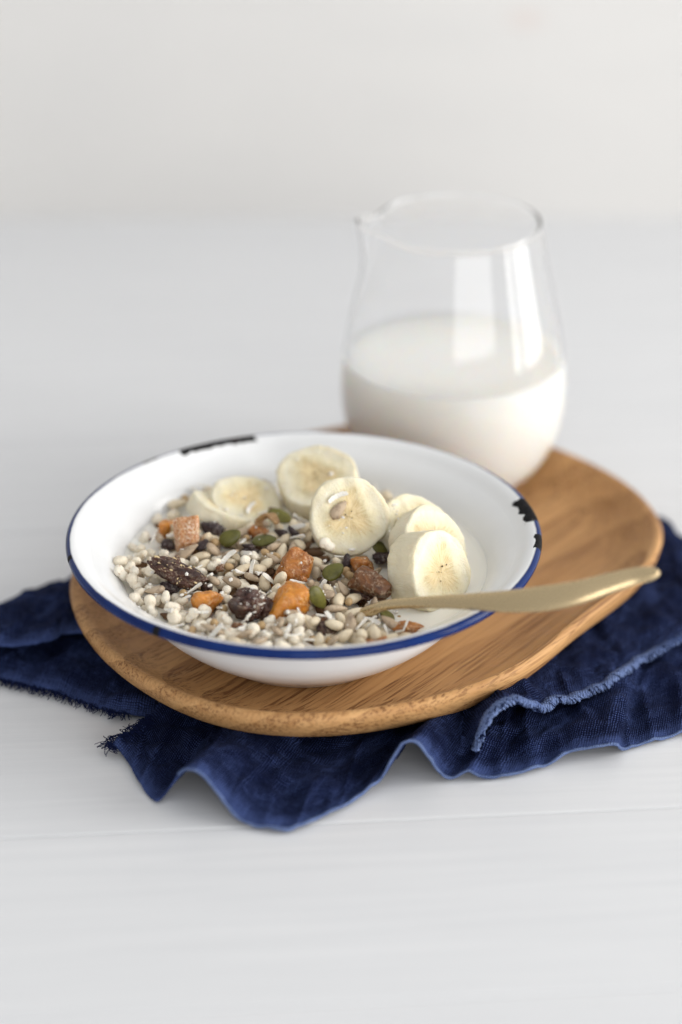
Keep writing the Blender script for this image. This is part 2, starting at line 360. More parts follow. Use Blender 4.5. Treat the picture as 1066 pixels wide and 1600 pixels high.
def sheet(name, edge, inner_, nu, nv, base, top_, pw=1.4, wr=.0012, seed=0, solid=.0007, dip=0.0, mat=M_LIN):
    Ee = spline(P3(edge), nu); I = spline(P3(inner_), nu); V = []; UV = []
    su = np.concatenate([[0], np.cumsum(np.linalg.norm(np.diff(Ee, axis=0), axis=1))])
    for i in range(nu):
        d = np.linalg.norm((Ee[i] - I[i])[:2])
        for j in range(nv):
            w = j / (nv - 1)                       # 0 at the edge, 1 at the inner line
            p = Ee[i] * (1 - w) + I[i] * w
            k = (1 - w) ** pw
            z = base + (Ee[i][2] - base) * k + (I[i][2] - base) * w ** 1.5
            nn = fbm((p[0], p[1], 0), 42, 3, seed); n2 = fbm((p[0], p[1], 0), 130, 2, seed + 3)
            win = min(1, w * 6)
            fl = max(0.0, 1 - abs(noise.noise(Vector((su[i] * 70 + w * 2, w * d * 16, seed * 3.7)))) * 2.6) ** 2
            z += (abs(nn) * wr * 2.2 + n2 * wr * .7 + fl * wr * 1.6 * (1 - w * .5)) * (.35 + .65 * win) * top_
            V.append((p[0], p[1], max(z, .0007))); UV.append((su[i], w * d))
    o = obj(name, mesh(name, V, gridfaces(nu, nv), True, UV), mat, nap)
    s = o.modifiers.new('solid', 'SOLIDIFY'); s.thickness = solid; s.offset = 0
    return o, np.array(V).reshape(nu, nv, 3)
front_edge = [(176, 1166, .003), (198, 1188, .002), (220, 1228, .001), (243, 1252, .001), (262, 1236, .004), (281, 1211, .014), (298, 1206, .018), (320, 1216, .016), (342, 1242, .010), (364, 1272, .004), (394, 1290, .0015), (435, 1298, .001), (456, 1298, .001),
              (492, 1283, .001), (525, 1268, .001), (569, 1240, .002), (594, 1221, .004), (612, 1190, .011), (631, 1165, .017), (650, 1160, .018), (669, 1184, .012), (684, 1206, .005), (703, 1218, .001), (731, 1210, .003), (756, 1216, .001), (800, 1212, .001),
              (850, 1199, .001), (875, 1185, .003), (900, 1172, .005), (937, 1168, .006), (962, 1165, .006), (975, 1172, .001), (1019, 1159, .001), (1066, 1147, .001), (1130, 1128, .003), (1200, 1105, .001)]
front_in = [(250, 1105, .003), (320, 1090, .003), (400, 1080, .004), (480, 1070, .003), (600, 1065, .004), (700, 1040, .003), (800, 1010, .003), (900, 975, .002), (1000, 940, .002), (1200, 880, .002)]
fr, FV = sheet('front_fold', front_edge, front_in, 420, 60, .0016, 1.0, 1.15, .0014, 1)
left_edge = [(245, 1120, .002), (200, 1118, .002), (165, 1112, .0015), (130, 1100, .001), (90, 1086, .001), (50, 1076, .001), (0, 1064, .001), (-60, 1052, .001), (-130, 1040, .001)]
left_in = [(250, 1060, .003), (210, 1010, .003), (170, 960, .004), (120, 930, .004), (80, 928, .004), (40, 940, .003), (-10, 958, .003), (-60, 970, .003), (-130, 985, .003)]
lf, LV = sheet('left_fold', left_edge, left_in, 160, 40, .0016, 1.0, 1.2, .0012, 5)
# upper layer on the left: a soft fold whose front lip stands a little proud
lip = [(225, 1015, .003), (160, 1000, .006), (110, 990, .009), (85, 1000, .011), (65, 1007, .010), (30, 1010, .008), (0, 1010, .008), (-50, 1016, .008), (-130, 1030, .008)]
back = [(225, 880, .002), (160, 890, .002), (120, 902, .003), (90, 911, .004), (60, 922, .004), (30, 934, .003), (0, 946, .002), (-60, 965, .002), (-130, 985, .002)]
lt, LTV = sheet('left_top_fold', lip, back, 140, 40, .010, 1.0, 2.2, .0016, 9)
# upper layer on the right, ending in the frayed stitched seam
seam_px = [(744, 1180, .0035), (750, 1160, .009), (757, 1140, .015), (772, 1115, .021), (793, 1102, .023), (820, 1102, .021), (840, 1112, .013), (852, 1112, .009), (867, 1098, .008), (896, 1098, .006), (925, 1084, .0055), (949, 1074, .005), (976, 1053, .005), (1010, 1032, .005), (1056, 1006, .006), (1110, 985, .005), (1200, 955, .005)]
seam_in = [(640, 1060, .004), (680, 1050, .004), (700, 1040, .004), (720, 1030, .004), (750, 1010, .004), (780, 980, .004), (800, 950, .004), (830, 930, .004), (860, 910, .004), (890, 890, .004), (920, 870, .004), (950, 850, .004), (980, 832, .004), (1030, 812, .003), (1066, 838, .003), (1110, 860, .003), (1200, 890, .003)]
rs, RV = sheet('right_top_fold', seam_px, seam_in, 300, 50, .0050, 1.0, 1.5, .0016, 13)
# faded hem rolls along the free edges
def hem(name, line, rad, mat, parent, wob=.25, seed=0):
    P = np.array(line); r = [rad * (1 + wob * fbm((p[0], p[1], p[2]), 220, 2, seed)) for p in P]
    v, f = tube(P, r, 7); uv = [(i // 7 * .001, (i % 7) * .0006) for i in range(len(v))]
    return obj(name, mesh(name, v, f, True, uv), mat, parent)
hem('hem', FV[70:, 0] + [0, 0, .0003], .00062, M_HEM, fr, .3, 2)
# frayed overcast stitching: many short slanted threads
sv, sf = [], []
SE = spline(RV[:, 0] + [0, 0, .0006], 330); TN = np.gradient(SE, axis=0); TN /= np.linalg.norm(TN, axis=1)[:, None]
for i in range(2, 328):
    for rep in range(2):
        t = TN[i]; side = np.cross(t, [0, 0, 1.0]); side /= np.linalg.norm(side) + 1e-9
        upv = np.cross(side, t); L = random.uniform(.0016, .0042); th0 = random.uniform(-.5, .3)
        c0 = SE[i] + t * random.uniform(-.0006, .0006) + upv * .0004
        path = []
        for q in np.linspace(0, 1, 6):
            a = -2.2 + 4.2 * q + th0
            path.append(c0 + (side * math.sin(a) * L * .62 + upv * (math.cos(a) * .0014)) + t * (q - .5) * L * .75)
        v, f = tube(path, random.uniform(.00030, .00046), 5, len(sv)); sv += v; sf += f
st = obj('stitched_seam', mesh('stitched_seam', sv, sf, True, [(p[0], p[1]) for p in sv]), M_HEM, rs); st['kind'] = 'stuff'
# frayed threads
def fringe(name, line, n, length, dirv, curl, parent, seed):
    r_ = random.Random(seed); v, f = [], []
    L = spline(line, 200)
    for i in range(n):
        p = L[min(199, int(r_.random() * 200))].copy(); ll = length * r_.uniform(.35, 1.25)
        d = np.array(dirv) + np.array([r_.uniform(-.6, .6), r_.uniform(-.4, .4), 0]); d /= np.linalg.norm(d)
        sd = np.array([-d[1], d[0], 0]); cu = r_.uniform(-curl, curl); lift = r_.uniform(0, .003); path = []
        for q in np.linspace(0, 1, 8):
            a = cu * q
            path.append(p + ll * (d * (math.sin(a) / cu if abs(cu) > .05 else q) + sd * ((1 - math.cos(a)) / cu if abs(cu) > .05 else 0)) + [0, 0, lift * math.sin(q * 3) * (1 - q * .5) + .0004])
        w, g = tube(path, r_.uniform(.00010, .00020), 4, len(v)); v += w; f += g
    o = obj(name, mesh(name, v, f), M_FR, parent); o['kind'] = 'stuff'; return o
fringe('fringe', P3(left_edge[1:]), 430, .0044, (.15, -1, 0), 1.6, lf, 3)
fringe('fringe', P3([(240, 1128, .003), (222, 1140, .004), (205, 1150, .004), (190, 1160, .003), (176, 1166, .003), (184, 1176, .002)]), 190, .0062, (-1, -.15, 0), 4.6, fr, 4)
fringe('fringe', list(SE[5:-5]), 200, .0035, (.1, -1, 0), 2.5, rs, 5)

# ------------------------------------------------------------------ food materials
def m_grain(name, base, alt, dark, spec_amt, bumpd, rough=.6, sss=0.0, spots=(.62, .70), sc=420):
    m = NT(name); v = m.coord('Object'); r = m.rnd()
    off = m.n('ShaderNodeVectorMath', operation='ADD'); m.lk(v, off.inputs[0])
    cb = m.n('ShaderNodeCombineXYZ'); m.lk(r, cb.inputs[0]); m.lk(r, cb.inputs[1]); m.lk(cb.outputs[0], off.inputs[1]); v = off.outputs[0]
    a = m.noise(v, sc * .5, 3, .6); b = m.noise(v, sc, 3, .7)
    c = m.mix(m.math('MULTIPLY', m.math('ADD', r, a), .5), base, alt)
    c = m.mix(m.math('MULTIPLY', m.ramp(b, [(spots[0], 0.0), (spots[1], 1.0)]), spec_amt), c, dark)
    m.set(Base_Color=c, Roughness=rough, Specular_IOR_Level=.3, Subsurface_Weight=sss, Subsurface_Radius=(.002, .0014, .0008), Subsurface_Scale=1.0)
    m.bump(m.math('ADD', a, b), bumpd, .6); return m
M_PUFF = m_grain('puffed_grain', (.91, .85, .73), (.80, .70, .54), (.40, .20, .08), .6, .0010, .7, .05)
M_RICE = m_grain('pale_seed', (.86, .76, .57), (.60, .485, .33), (.28, .155, .07), .35, .0004, .45, .04)
M_SUN = m_grain('sunflower_kernel', (.56, .445, .315), (.37, .275, .185), (.17, .115, .085), .6, .0005, .5, .0, (.50, .66), 300)
M_BUCK = m_grain('tan_seed', (.50, .34, .18), (.40, .27, .13), (.20, .10, .04), .5, .0003, .5, .0)
M_COCO = m_grain('coconut_flesh', (.80, .77, .71), (.74, .70, .62), (.60, .52, .40), .3, .0003, .5, .1)
M_PUMP = m_grain('pumpkin_kernel', (.165, .150, .028), (.080, .080, .018), (.045, .042, .012), .55, .0002, .38, .1, (.45, .7), 260)
def m_dried(name, base, alt, dust, dust_amt, rough, sss, rad, bumpd):
    m = NT(name); v = m.coord('Object')
    a = m.noise(v, 160, 4, .65, .5); b = m.noise(v, 950, 3, .7); d = m.noise(v, 220, 2, .5)
    c = m.mix(m.ramp(a, [(.35, 0.0), (.68, 1.0)]), base, alt)
    k = m.math('MULTIPLY', m.ramp(b, [(.48 if dust_amt < .9 else .38, 0.0), (.60, 1.0)]), m.ramp(d, [(.40, 0.0 if dust_amt < .9 else .45), (.60, dust_amt)]))
    c = m.mix(k, c, dust)
    m.set(Base_Color=c, Roughness=m.math('ADD', rough, m.math('MULTIPLY', k, .35)), Specular_IOR_Level=.5, Subsurface_Weight=sss, Subsurface_Radius=rad, Subsurface_Scale=1.0)
    m.bump(m.math('ADD', m.math('MULTIPLY', a, .8), m.math('MULTIPLY', b, .45)), bumpd, .8); return m
M_APR = m_dried('dried_apricot', (.66, .27, .032), (.40, .125, .012), (.82, .62, .40), .35, .30, .42, (.003, .0018, .0006), .0011)
M_APP = m_dried('sugared_apricot', (.54, .23, .06), (.40, .14, .04), (.82, .64, .48), .95, .45, .35, (.003, .0018, .0006), .0012)
M_APD = m_dried('amber_apricot', (.47, .175, .024), (.20, .055, .009), (.80, .58, .36), .5, .28, .42, (.003, .0018, .0006), .0013)
M_DATE = m_dried('dried_date', (.020, .007, .005), (.090, .024, .011), (.50, .40, .28), .35, .30, .05, (.002, .001, .001), .0018)
M_RAIS = m_dried('dark_raisin', (.020, .010, .011), (.050, .018, .018), (.50, .46, .42), .35, .36, .05, (.002, .001, .001), .0014)
M_FIG = m_dried('cut_date', (.20, .075, .018), (.045, .018, .010), (.62, .52, .38), .5, .3, .2, (.003, .001, .0005), .0014)
M_WAL = m_dried('nut_flake', (.42, .25, .10), (.20, .095, .035), (.60, .45, .28), .4, .5, .1, (.002, .001, .001), .001)

# ------------------------------------------------------------------ food meshes
def ell(name, sub, ax, amp, sc, seed, taper=0.0, flat=0.0, lump=0.0, mat=None):
    v0, f = ICO[sub]; V = []
    for p in v0:
        d = 1 + amp * fbm(p, sc, 3, seed)
        if lump: d += lump * abs(noise.noise(Vector(p) * 1.9 + Vector((seed * 5.1, seed, 2)))) * 1.6
        q = np.array(p) * d
        w = 1 - taper * q[0]
        z = q[2] * (1 - flat * max(0, -q[2]))
        V.append((q[0] * ax[0], q[1] * ax[1] * w, z * ax[2] * (w if taper else 1)))
    me = mesh(name, V, f)
    if mat: me.materials.append(mat.m)
    return me
MM = .001
def popped(seed):
    """a popped grain: a few lobes grown together"""
    r_ = random.Random(seed); v0, f = ICO[3]; C_ = []
    for k in range(r_.choice((3, 4, 5))):
        d = np.array([r_.gauss(0, 1.5), r_.gauss(0, 1), r_.gauss(0, .8)]); d /= np.linalg.norm(d); rad = r_.uniform(.62, .85)
        C_.append((d * r_.uniform(.35, .58), rad))
    V = []
    for p in v0:
        t = .55
        for c_, rad in C_:
            b = p @ c_; q = b * b - c_ @ c_ + rad * rad
            if q > 0: t = max(t, b + math.sqrt(q))
        t *= 1 + .05 * fbm(p, 4.5, 2, seed)
        V.append(p * t * np.array([2.75, 2.3, 2.1]) * MM * r_.uniform(.995, 1.005))
    me = mesh('puffed_grain', V, f); me.materials.append(M_PUFF.m); return me
PUFF = [popped(10 + k) for k in range(9)]
RICE = [ell('pale_seed', 2, ((3.3 + .4 * (k % 3)) * MM, (2.0 + .2 * (k % 2)) * MM, 1.65 * MM), .08, 1.2, 30 + k, .12 + .09 * (k % 3), 0, .05, M_RICE) for k in range(7)]
SUN = [ell('sunflower_seed', 2, ((4.1 + .4 * (k % 3)) * MM, (2.05 + .15 * (k % 2)) * MM, 1.25 * MM), .07, 1.2, 50 + k, .42, 0, .02, M_SUN) for k in range(6)]
BUCK = [ell('tan_seed', 2, ((1.7 + .2 * k) * MM, 1.6 * MM, 1.45 * MM), .1, 1.3, 60 + k, .1, 0, .05, M_BUCK) for k in range(3)]
PUMP = [ell('pumpkin_seed', 3, ((4.5 + .25 * k) * MM, 3.1 * MM, 1.2 * MM), .05, 1.1, 70 + k, .20, 0, .02, M_PUMP) for k in range(4)]
def flake(seed):
    r_ = random.Random(seed); n = 9; L = r_.uniform(2.2, 4.2) * MM; w = r_.uniform(.5, 1.1) * MM; h = .32 * MM; V = []
    bend = r_.uniform(-.22, .22); tw = r_.uniform(-.8, .8)
    for i in range(n):
        q = i / (n - 1) * 2 - 1; ww = w * (1 - .35 * q ** 4) * r_.uniform(.75, 1.1); a = tw * q
        for (yy, zz) in ((-1, -1), (1, -1), (1, 1), (-1, 1)):
            y, z = yy * ww, zz * h * r_.uniform(.7, 1.1)
            V.append((q * L, y * math.cos(a) - z * math.sin(a) + bend * L * q * q, y * math.sin(a) + z * math.cos(a) + abs(bend) * L * q * q * .6))
    f = [(i * 4 + j, i * 4 + (j + 1) % 4, (i + 1) * 4 + (j + 1) % 4, (i + 1) * 4 + j) for i in range(n - 1) for j in range(4)] + [(3, 2, 1, 0), (n * 4 - 4, n * 4 - 3, n * 4 - 2, n * 4 - 1)]
    me = mesh('coconut_flake', V, f, False); me.materials.append(M_COCO.m); return me
COCO = [flake(k) for k in range(8)]
def chunk(name, ax, seed, mat, cube=.5, amp=.22, ridg=.25, sub=4):
    """an irregular dried-fruit piece: between a ball and a block, wrinkled"""
    v0, f = ICO[sub]; V = []
    for p in v0:
        p = np.array(p); m_ = np.abs(p).max(); cube2 = cube * (.75 + .5 * noise.noise(Vector((p[0], p[1] * .7, seed))))
        q = p * (1 - cube2) + p / m_ * cube2 * .82
        d = 1 + amp * 1.25 * fbm(p, 1.25, 2, seed) - ridg * max(0, 1 - abs(noise.noise(Vector(p) * 2.3 + Vector((seed, seed * 2, 1)))) * 3.4) * .42 + .07 * fbm(p, 5.5, 3, seed)
        V.append(q * d * ax)
    me = mesh(name, V, f); me.materials.append(mat.m); return me

def facet(name, ax, seed, mat, sub=4):
    """a knife-cut dried fruit cube: flat-ish faces with rounded, wrinkled edges"""
    r_ = random.Random(seed * 13 + 5); v0, f = ICO[sub]; P_ = []
    for k, b in enumerate(((1, 0, 0), (-1, 0, 0), (0, 1, 0), (0, -1, 0), (0, 0, 1), (0, 0, -1), (1, 1, 1), (-1, 1, .6), (1, -1, -.7), (-.8, -1, 1))):
        n = np.array(b, dtype=float) + np.array([r_.gauss(0, .28) for _ in range(3)]); n /= np.linalg.norm(n)
        P_.append((n, r_.uniform(.78, 1.0) if k < 6 else r_.uniform(.95, 1.2)))
    V = []
    for p in v0:
        h = sum(max(0, p @ n / d) ** 9 for n, d in P_) ** (-1 / 9)
        w = noise.noise(Vector(p) * 1.7 + Vector((seed, 2 * seed, 3))); c_ = max(0, 1 - abs(noise.noise(Vector((p[0] * 2.6, p[1] * 2.6, p[2] * 2.6 + seed)))) * 4.0)
        V.append(p * h * (1 + .12 * w - .085 * c_ - .05 * max(0, 1 - abs(noise.noise(Vector(p) * 5.2 + Vector((seed, 1, 2)))) * 4.5) + .04 * fbm(p, 7, 3, seed)) * ax)
    me = mesh(name, V, f); me.materials.append(mat.m); return me
def wrinkled(name, ax, seed, mat, sub=5):
    """a shrivelled date or raisin: long folds along its length"""
    v0, f = ICO[sub]; V = []
    for p in v0:
        u = Vector((p[0] * 1.7 + seed, p[1] * 2.0, p[2] * 2.0 - seed)); a = noise.noise(u); b = noise.noise(u * 2.1 + Vector((5, 1, 2)))
        d = 1 + .30 * fbm(p, .95, 2, seed) - .15 * max(0, 1 - abs(a) * 3.4) - .035 * max(0, 1 - abs(b) * 3.0) + .02 * fbm(p, 7, 3, seed)
        q = p * d; q = q * np.array([1, 1 - .22 * p[0], 1 - .22 * p[0]]); q[2] += .30 * q[0] * q[0] * (1 if seed % 2 else -.4)
        V.append(q * ax)
    me = mesh(name, V, f); me.materials.append(mat.m); return me
# ------------------------------------------------------------------ bed height field and packing
G = .0005; GN = 320; gx = (np.arange(GN) - GN / 2) * G; GX, GY = np.meshgrid(gx, gx, indexing='ij')
RAD = np.hypot(GX, GY)
Hb = inner_z(np.clip(RAD, 0, .0885)); Hb[RAD > .088] = .2
def ground(x, y):                                 # level of the muesli over the bowl
    s = 1 / (1 + np.exp((x - .030 + np.maximum(0, -y - .03) * -.5) / .006))
    dome = .0030 * np.exp(-((x + .012) ** 2 + (y + .005) ** 2) / .0014)
    return .0405 + .0055 * s + dome * s + .0012 * np.sin(x * 130 + 1) * np.sin(y * 110) * s
H = np.maximum(Hb, ground(GX, GY) - .0062)
block = np.zeros_like(H, bool)
def stamp(x, y, rx, ry, yaw, z, hgt):
    c, s = math.cos(yaw), math.sin(yaw); dx = GX - x; dy = GY - y
    q = ((dx * c + dy * s) / rx) ** 2 + ((-dx * s + dy * c) / ry) ** 2; k = q < 1
    H[k] = np.maximum(H[k], z + hgt * np.sqrt(1 - q[k]))
def settle(x, y, ax, yaw):
    """rest an ellipsoid on the height field: returns z and the slope it lies on"""
    c, s = math.cos(yaw), math.sin(yaw); w = int(max(ax[:2]) / G) + 2
    i, j = int(x / G + GN / 2), int(y / G + GN / 2); a0, a1, b0, b1 = max(0, i - w), min(GN, i + w + 1), max(0, j - w), min(GN, j + w + 1)
    dx = GX[a0:a1, b0:b1] - x; dy = GY[a0:a1, b0:b1] - y
    q = ((dx * c + dy * s) / ax[0]) ** 2 + ((-dx * s + dy * c) / ax[1]) ** 2; k = q < 1
    if not k.any(): return None
    h = H[a0:a1, b0:b1][k]; z = (h + ax[2] * np.sqrt(1 - q[k])).max()
    A = np.stack([dx[k], dy[k], np.ones(k.sum())], 1); g = np.linalg.lstsq(A, h, rcond=None)[0]
    return z, g, (slice(a0, a1), slice(b0, b1)), k, q
def drop(ax, region, tries=10, sink=.25, tol=.004):
    best = None
    for _ in range(tries):
        x, y = region()
        yaw = random.uniform(0, math.pi); r = settle(x, y, ax, yaw)
        if r is None or r[0] > .075: continue
        sc_ = r[0] - float(ground(x, y))
        if best is None or sc_ < best[0]: best = (sc_, x, y, yaw, r)
    if best is None or best[0] > tol: return None
    _, x, y, yaw, (z, g, sl, k, q) = best
    z -= ax[2] * sink
    sub_ = H[sl]; t = np.where(k, z + ax[2] * .9 * np.sqrt(np.clip(1 - q, 0, 1)), -1); H[sl] = np.maximum(sub_, t)
    nrm = Vector((-g[0], -g[1], 1)); nrm.normalize(); nrm = (nrm * .8 + Vector((random.uniform(-.6, .6), random.uniform(-.6, .6), .2))).normalized()
    rot = Vector((0, 0, 1)).rotation_difference(nrm) @ Quaternion((0, 0, 1), yaw) @ Quaternion((1, 0, 0), random.uniform(-.3, .3))
    return (x, y, z), rot
def bedregion():
    while True:
        x, y = random.uniform(-.075, .045), random.uniform(-.074, .06)
        if x * x + y * y < .0735 ** 2: return x, y

# lower, buried layer: one joined mass
bv, bf = [], []
cols = []
M_GAP_SHADE = m_grain('gap_shade', (.17, .09, .04), (.09, .045, .022), (.06, .03, .02), .6, .0004, .7, .05)  # dark brown puts the shade between grains into the buried layer's colour
srcs = [(RICE, (3.4 * MM, 2.1 * MM, 1.7 * MM), 2), (PUFF, (2.9 * MM, 2.4 * MM, 2.1 * MM), 2), (BUCK, (1.8 * MM, 1.6 * MM, 1.45 * MM), 2), (SUN, (4.2 * MM, 2.0 * MM, 1.3 * MM), 3)]
bags = {0: ([], []), 1: ([], []), 2: ([], []), 3: ([], [])}
cache = {}
for n_i in range(900):
    k = random.choices(range(4), [s[2] for s in srcs])[0]
    d = drop(srcs[k][1], bedregion, 6, .3, .0015)
    if d is None: continue
    me = random.choice(srcs[k][0])
    if me.name not in cache:
        a = np.empty(len(me.vertices) * 3); me.vertices.foreach_get('co', a); cache[me.name] = (a.reshape(-1, 3), [tuple(p.vertices) for p in me.polygons])
    vv, ff = cache[me.name]; Mx = np.array(d[1].to_matrix()); V, Fc = bags[k]; o0 = len(V)
    V.extend((vv @ Mx.T + np.array(d[0])).tolist()); Fc.extend([tuple(q + o0 for q in t) for t in ff])
V, Fc, mi = [], [], []
for k, (src, _, _) in enumerate(srcs):
    o0 = len(V); V += bags[k][0]; Fc += [tuple(q + o0 for q in t) for t in bags[k][1]]; mi += [k] * len(bags[k][1])
bed = mesh('muesli_bed', V, Fc)
for m_ in (M_SUN, M_PUFF, M_GAP_SHADE, M_GAP_SHADE): bed.materials.append(m_.m)
bed.polygons.foreach_set('material_index', mi)
bedo = obj('muesli_bed', bed); tag(bedo, 'mixed seeds and grains packed beneath the topmost muesli in the bowl', 'muesli', kind='stuff')

# ------------------------------------------------------------------ banana slices
mbn = NT('banana_flesh')
v = mbn.coord('Object'); sp = mbn.n('ShaderNodeSeparateXYZ'); mbn.lk(v, sp.inputs[0])
rb = mbn.math('SQRT', mbn.math('ADD', mbn.math('POWER', sp.outputs[0], 2), mbn.math('POWER', sp.outputs[1], 2)))
an = mbn.math('ARCTAN2', sp.outputs[1], sp.outputs[0])
rn = mbn.math('DIVIDE', rb, .0150)
wob = mbn.noise(v, 190, 3, .6)
rn2 = mbn.math('ADD', rn, mbn.math('MULTIPLY', mbn.math('SUBTRACT', wob, .5), .35))
lobe = mbn.math('MULTIPLY', mbn.math('COSINE', mbn.math('MULTIPLY', an, 3)), .10)
rn3 = mbn.math('ADD', rn2, lobe)
c = mbn.ramp(rn3, [(.0, (.62, .47, .24)), (.16, (.74, .60, .35)), (.36, (.75, .61, .36)), (.52, (.75, .66, .43)), (.72, (.77, .695, .49)), (.90, (.78, .725, .56)), (1.0, (.76, .685, .49))])
st_v = mbn.n('ShaderNodeCombineXYZ'); mbn.lk(mbn.math('MULTIPLY', an, 6.0), st_v.inputs[0]); mbn.lk(mbn.math('MULTIPLY', rn, 1.3), st_v.inputs[1])
stn = mbn.noise(st_v.outputs[0], 1.6, 4, .7)
inner_mask = mbn.ramp(rn3, [(.1, 0.0), (.25, 1.0), (.52, 1.0), (.66, 0.0)])
c = mbn.mix(mbn.math('MULTIPLY', mbn.ramp(stn, [(.48, 0.0), (.68, .8)]), inner_mask), c, (.52, .355, .12))
core = mbn.math('MULTIPLY', mbn.ramp(mbn.noise(v, 620, 2, .6), [(.60, 0.0), (.68, 1.0)]), mbn.ramp(rn, [(.05, .9), (.24, 0.0)]))
c = mbn.mix(core, c, (.13, .075, .035))
fine = mbn.noise(v, 1500, 3, .7); fbv = mbn.coord('Object', (1, 1, .25)); fib_ = mbn.noise(fbv, 420, 4, .7)
mbn.set(Base_Color=c, Roughness=.5, Specular_IOR_Level=.4, Subsurface_Weight=.28, Subsurface_Radius=(.004, .003, .0016), Subsurface_Scale=1.0)
mbn.bump(mbn.math('ADD', mbn.math('ADD', mbn.math('MULTIPLY', wob, .7), mbn.math('MULTIPLY', fib_, .8)), mbn.math('MULTIPLY', fine, .35)), .0010, .8)
M_SEED = NT('banana_seed'); M_SEED.set(Base_Color=(.055, .030, .014), Roughness=.5)
def banana(label, pos, normal, rad, th, seed, spin=0.0, oval=(1, 1), shear=0.0, specks=()):
    """slice: its cut face looks along normal, thickness th behind the face"""
    nt, rings, side = 72, 16, 10; Vv = []
    def rim(t):
        return rad * (1 + .030 * math.cos(3 * t + seed) + .018 * math.cos(5 * t + 2 * seed) + .014 * noise.noise(Vector((math.cos(t) * 2.4, math.sin(t) * 2.4, seed))) + .020 * noise.noise(Vector((math.cos(t) * 8, math.sin(t) * 8, seed))) + .012 * noise.noise(Vector((math.cos(t) * 22, math.sin(t) * 22, seed))))
    prof = []
    for i in range(1, rings + 1): prof.append((i / rings * .965, 0.0, 1))
    prof += [(.985, -.00035, 1), (.997, -.0009, 1)]
    for i in range(1, side): prof.append((1.0 + .012 * math.sin(i / side * math.pi), -.0009 - (th - .0018) * i / side, 0))
    prof += [(.997, -th + .0009, 0), (.985, -th + .0003, 0), (.9, -th, 0), (.5, -th, 0)]
    np_ = len(prof); Vv.append((0, 0, 0))
    for j in range(nt):
        t = 2 * math.pi * j / nt; r0 = rim(t)
        for (s, z, face) in prof:
            x, y = s * r0 * math.cos(t) * oval[0], s * r0 * math.sin(t) * oval[1]
            if face: z += .00030 * fbm((x, y, seed), 260, 3, seed) - .0006 * math.exp(-(s / .22) ** 2) + .0002 * math.sin(x * 900 + seed)
            else: k_ = 1 + .030 * fbm((x, y, z * .5), 300, 3, seed) - .02 * max(0, fbm((x, y, z), 120, 2, seed + 4)); x *= k_; y *= k_
            x += shear * z
            Vv.append((x, y, z))
    Vv.append((shear * -th, 0, -th)); last = len(Vv) - 1; ff = []
    for j in range(nt):
        a = 1 + j * np_; b = 1 + ((j + 1) % nt) * np_
        ff.append((0, a, b)); ff.append((a + np_ - 1, last, b + np_ - 1))
        for i in range(np_ - 1): ff.append((a + i, a + i + 1, b + i + 1, b + i))
    o = obj('banana_slice', mesh('banana_slice', Vv, ff), mbn)
    n = Vector(normal).normalized(); o.rotation_mode = 'QUATERNION'
    o.rotation_quaternion = Vector((0, 0, 1)).rotation_difference(n) @ Quaternion((0, 0, 1), spin); o.location = pos
    if specks:
        v2, f2 = [], []
        for (sx, sy, sr) in specks:
            iv, jf = ICO[1]; o0 = len(v2); v2 += [(sx + p[0] * sr, sy + p[1] * sr * .8, p[2] * sr * .4 + .0001) for p in iv]; f2 += [tuple(q + o0 for q in t) for t in jf]
        obj('seed_specks', mesh('seed_specks', v2, f2), M_SEED, o)
    tag(o, label, 'banana slice', 'banana slices in the bowl'); return o
bananas = []
def put(label, px, py, z, normal, rad, th, seed, **k):
    bananas.append((banana(label, tuple(at(px, py, z)), normal, rad, th, seed, **k), rad, th, Vector(normal).normalized()))
put('round banana slice facing forward with a pale seed stuck on it', 546, 806, .0655, (.10, -.80, .52), .0153, .0085, 1.3, spin=.5, specks=((-.0012, .001, .0004), (.0006, -.0012, .0003), (.0015, .0012, .0003)))
put('banana slice lying tilted behind the round forward facing slice', 494, 743, .0625, (-.08, -.42, .90), .0160, .0095, 2.1, spin=1.1, specks=((.001, .001, .0004), (-.001, -.001, .0003)))
put('smooth back banana slice of the two folded ones by the white wall', 386, 778, .0555, (.22, -.22, .95), .0142, .0075, 3.7, spin=.2)
put('thin banana slice on edge in front of the smooth back slice', 353, 790, .0535, (.40, .22, .88), .0140, .0075, 4.4, spin=.9)
put('rearmost of the three leaning banana slices beside the milk', 655, 822, .0580, (.45, -.45, .77), .0147, .0130, 5.2, spin=.3)
put('middle of the three leaning banana slices beside the milk', 682, 848, .0590, (.58, -.52, .63), .0150, .0110, 6.1, spin=2.0)
put('thick front banana chunk with two dark specks beside the spoon', 690, 893, .0580, (.70, -.60, .39), .0158, .0140, 7.6, spin=.9, specks=((.0012, .0016, .0005), (.0036, .0012, .0004), (-.002, -.003, .0003)))
# the space the slices take is closed to the loose grains
for o, rad, th, n in bananas:
    q = o.rotation_quaternion
    for a in np.linspace(0, 2 * math.pi, 60, endpoint=False):
        for s in np.linspace(.0, 1, 14):
            for d in (0, -th * .33, -th * .66, -th):
                w = o.location + q @ Vector((rad * s * math.cos(a), rad * s * math.sin(a), d))
                i, j = int(w.x / G + GN / 2), int(w.y / G + GN / 2)
                if 0 <= i < GN and 0 <= j < GN: H[i - 1:i + 2, j - 1:j + 2] = np.maximum(H[i - 1:i + 2, j - 1:j + 2], w.z)

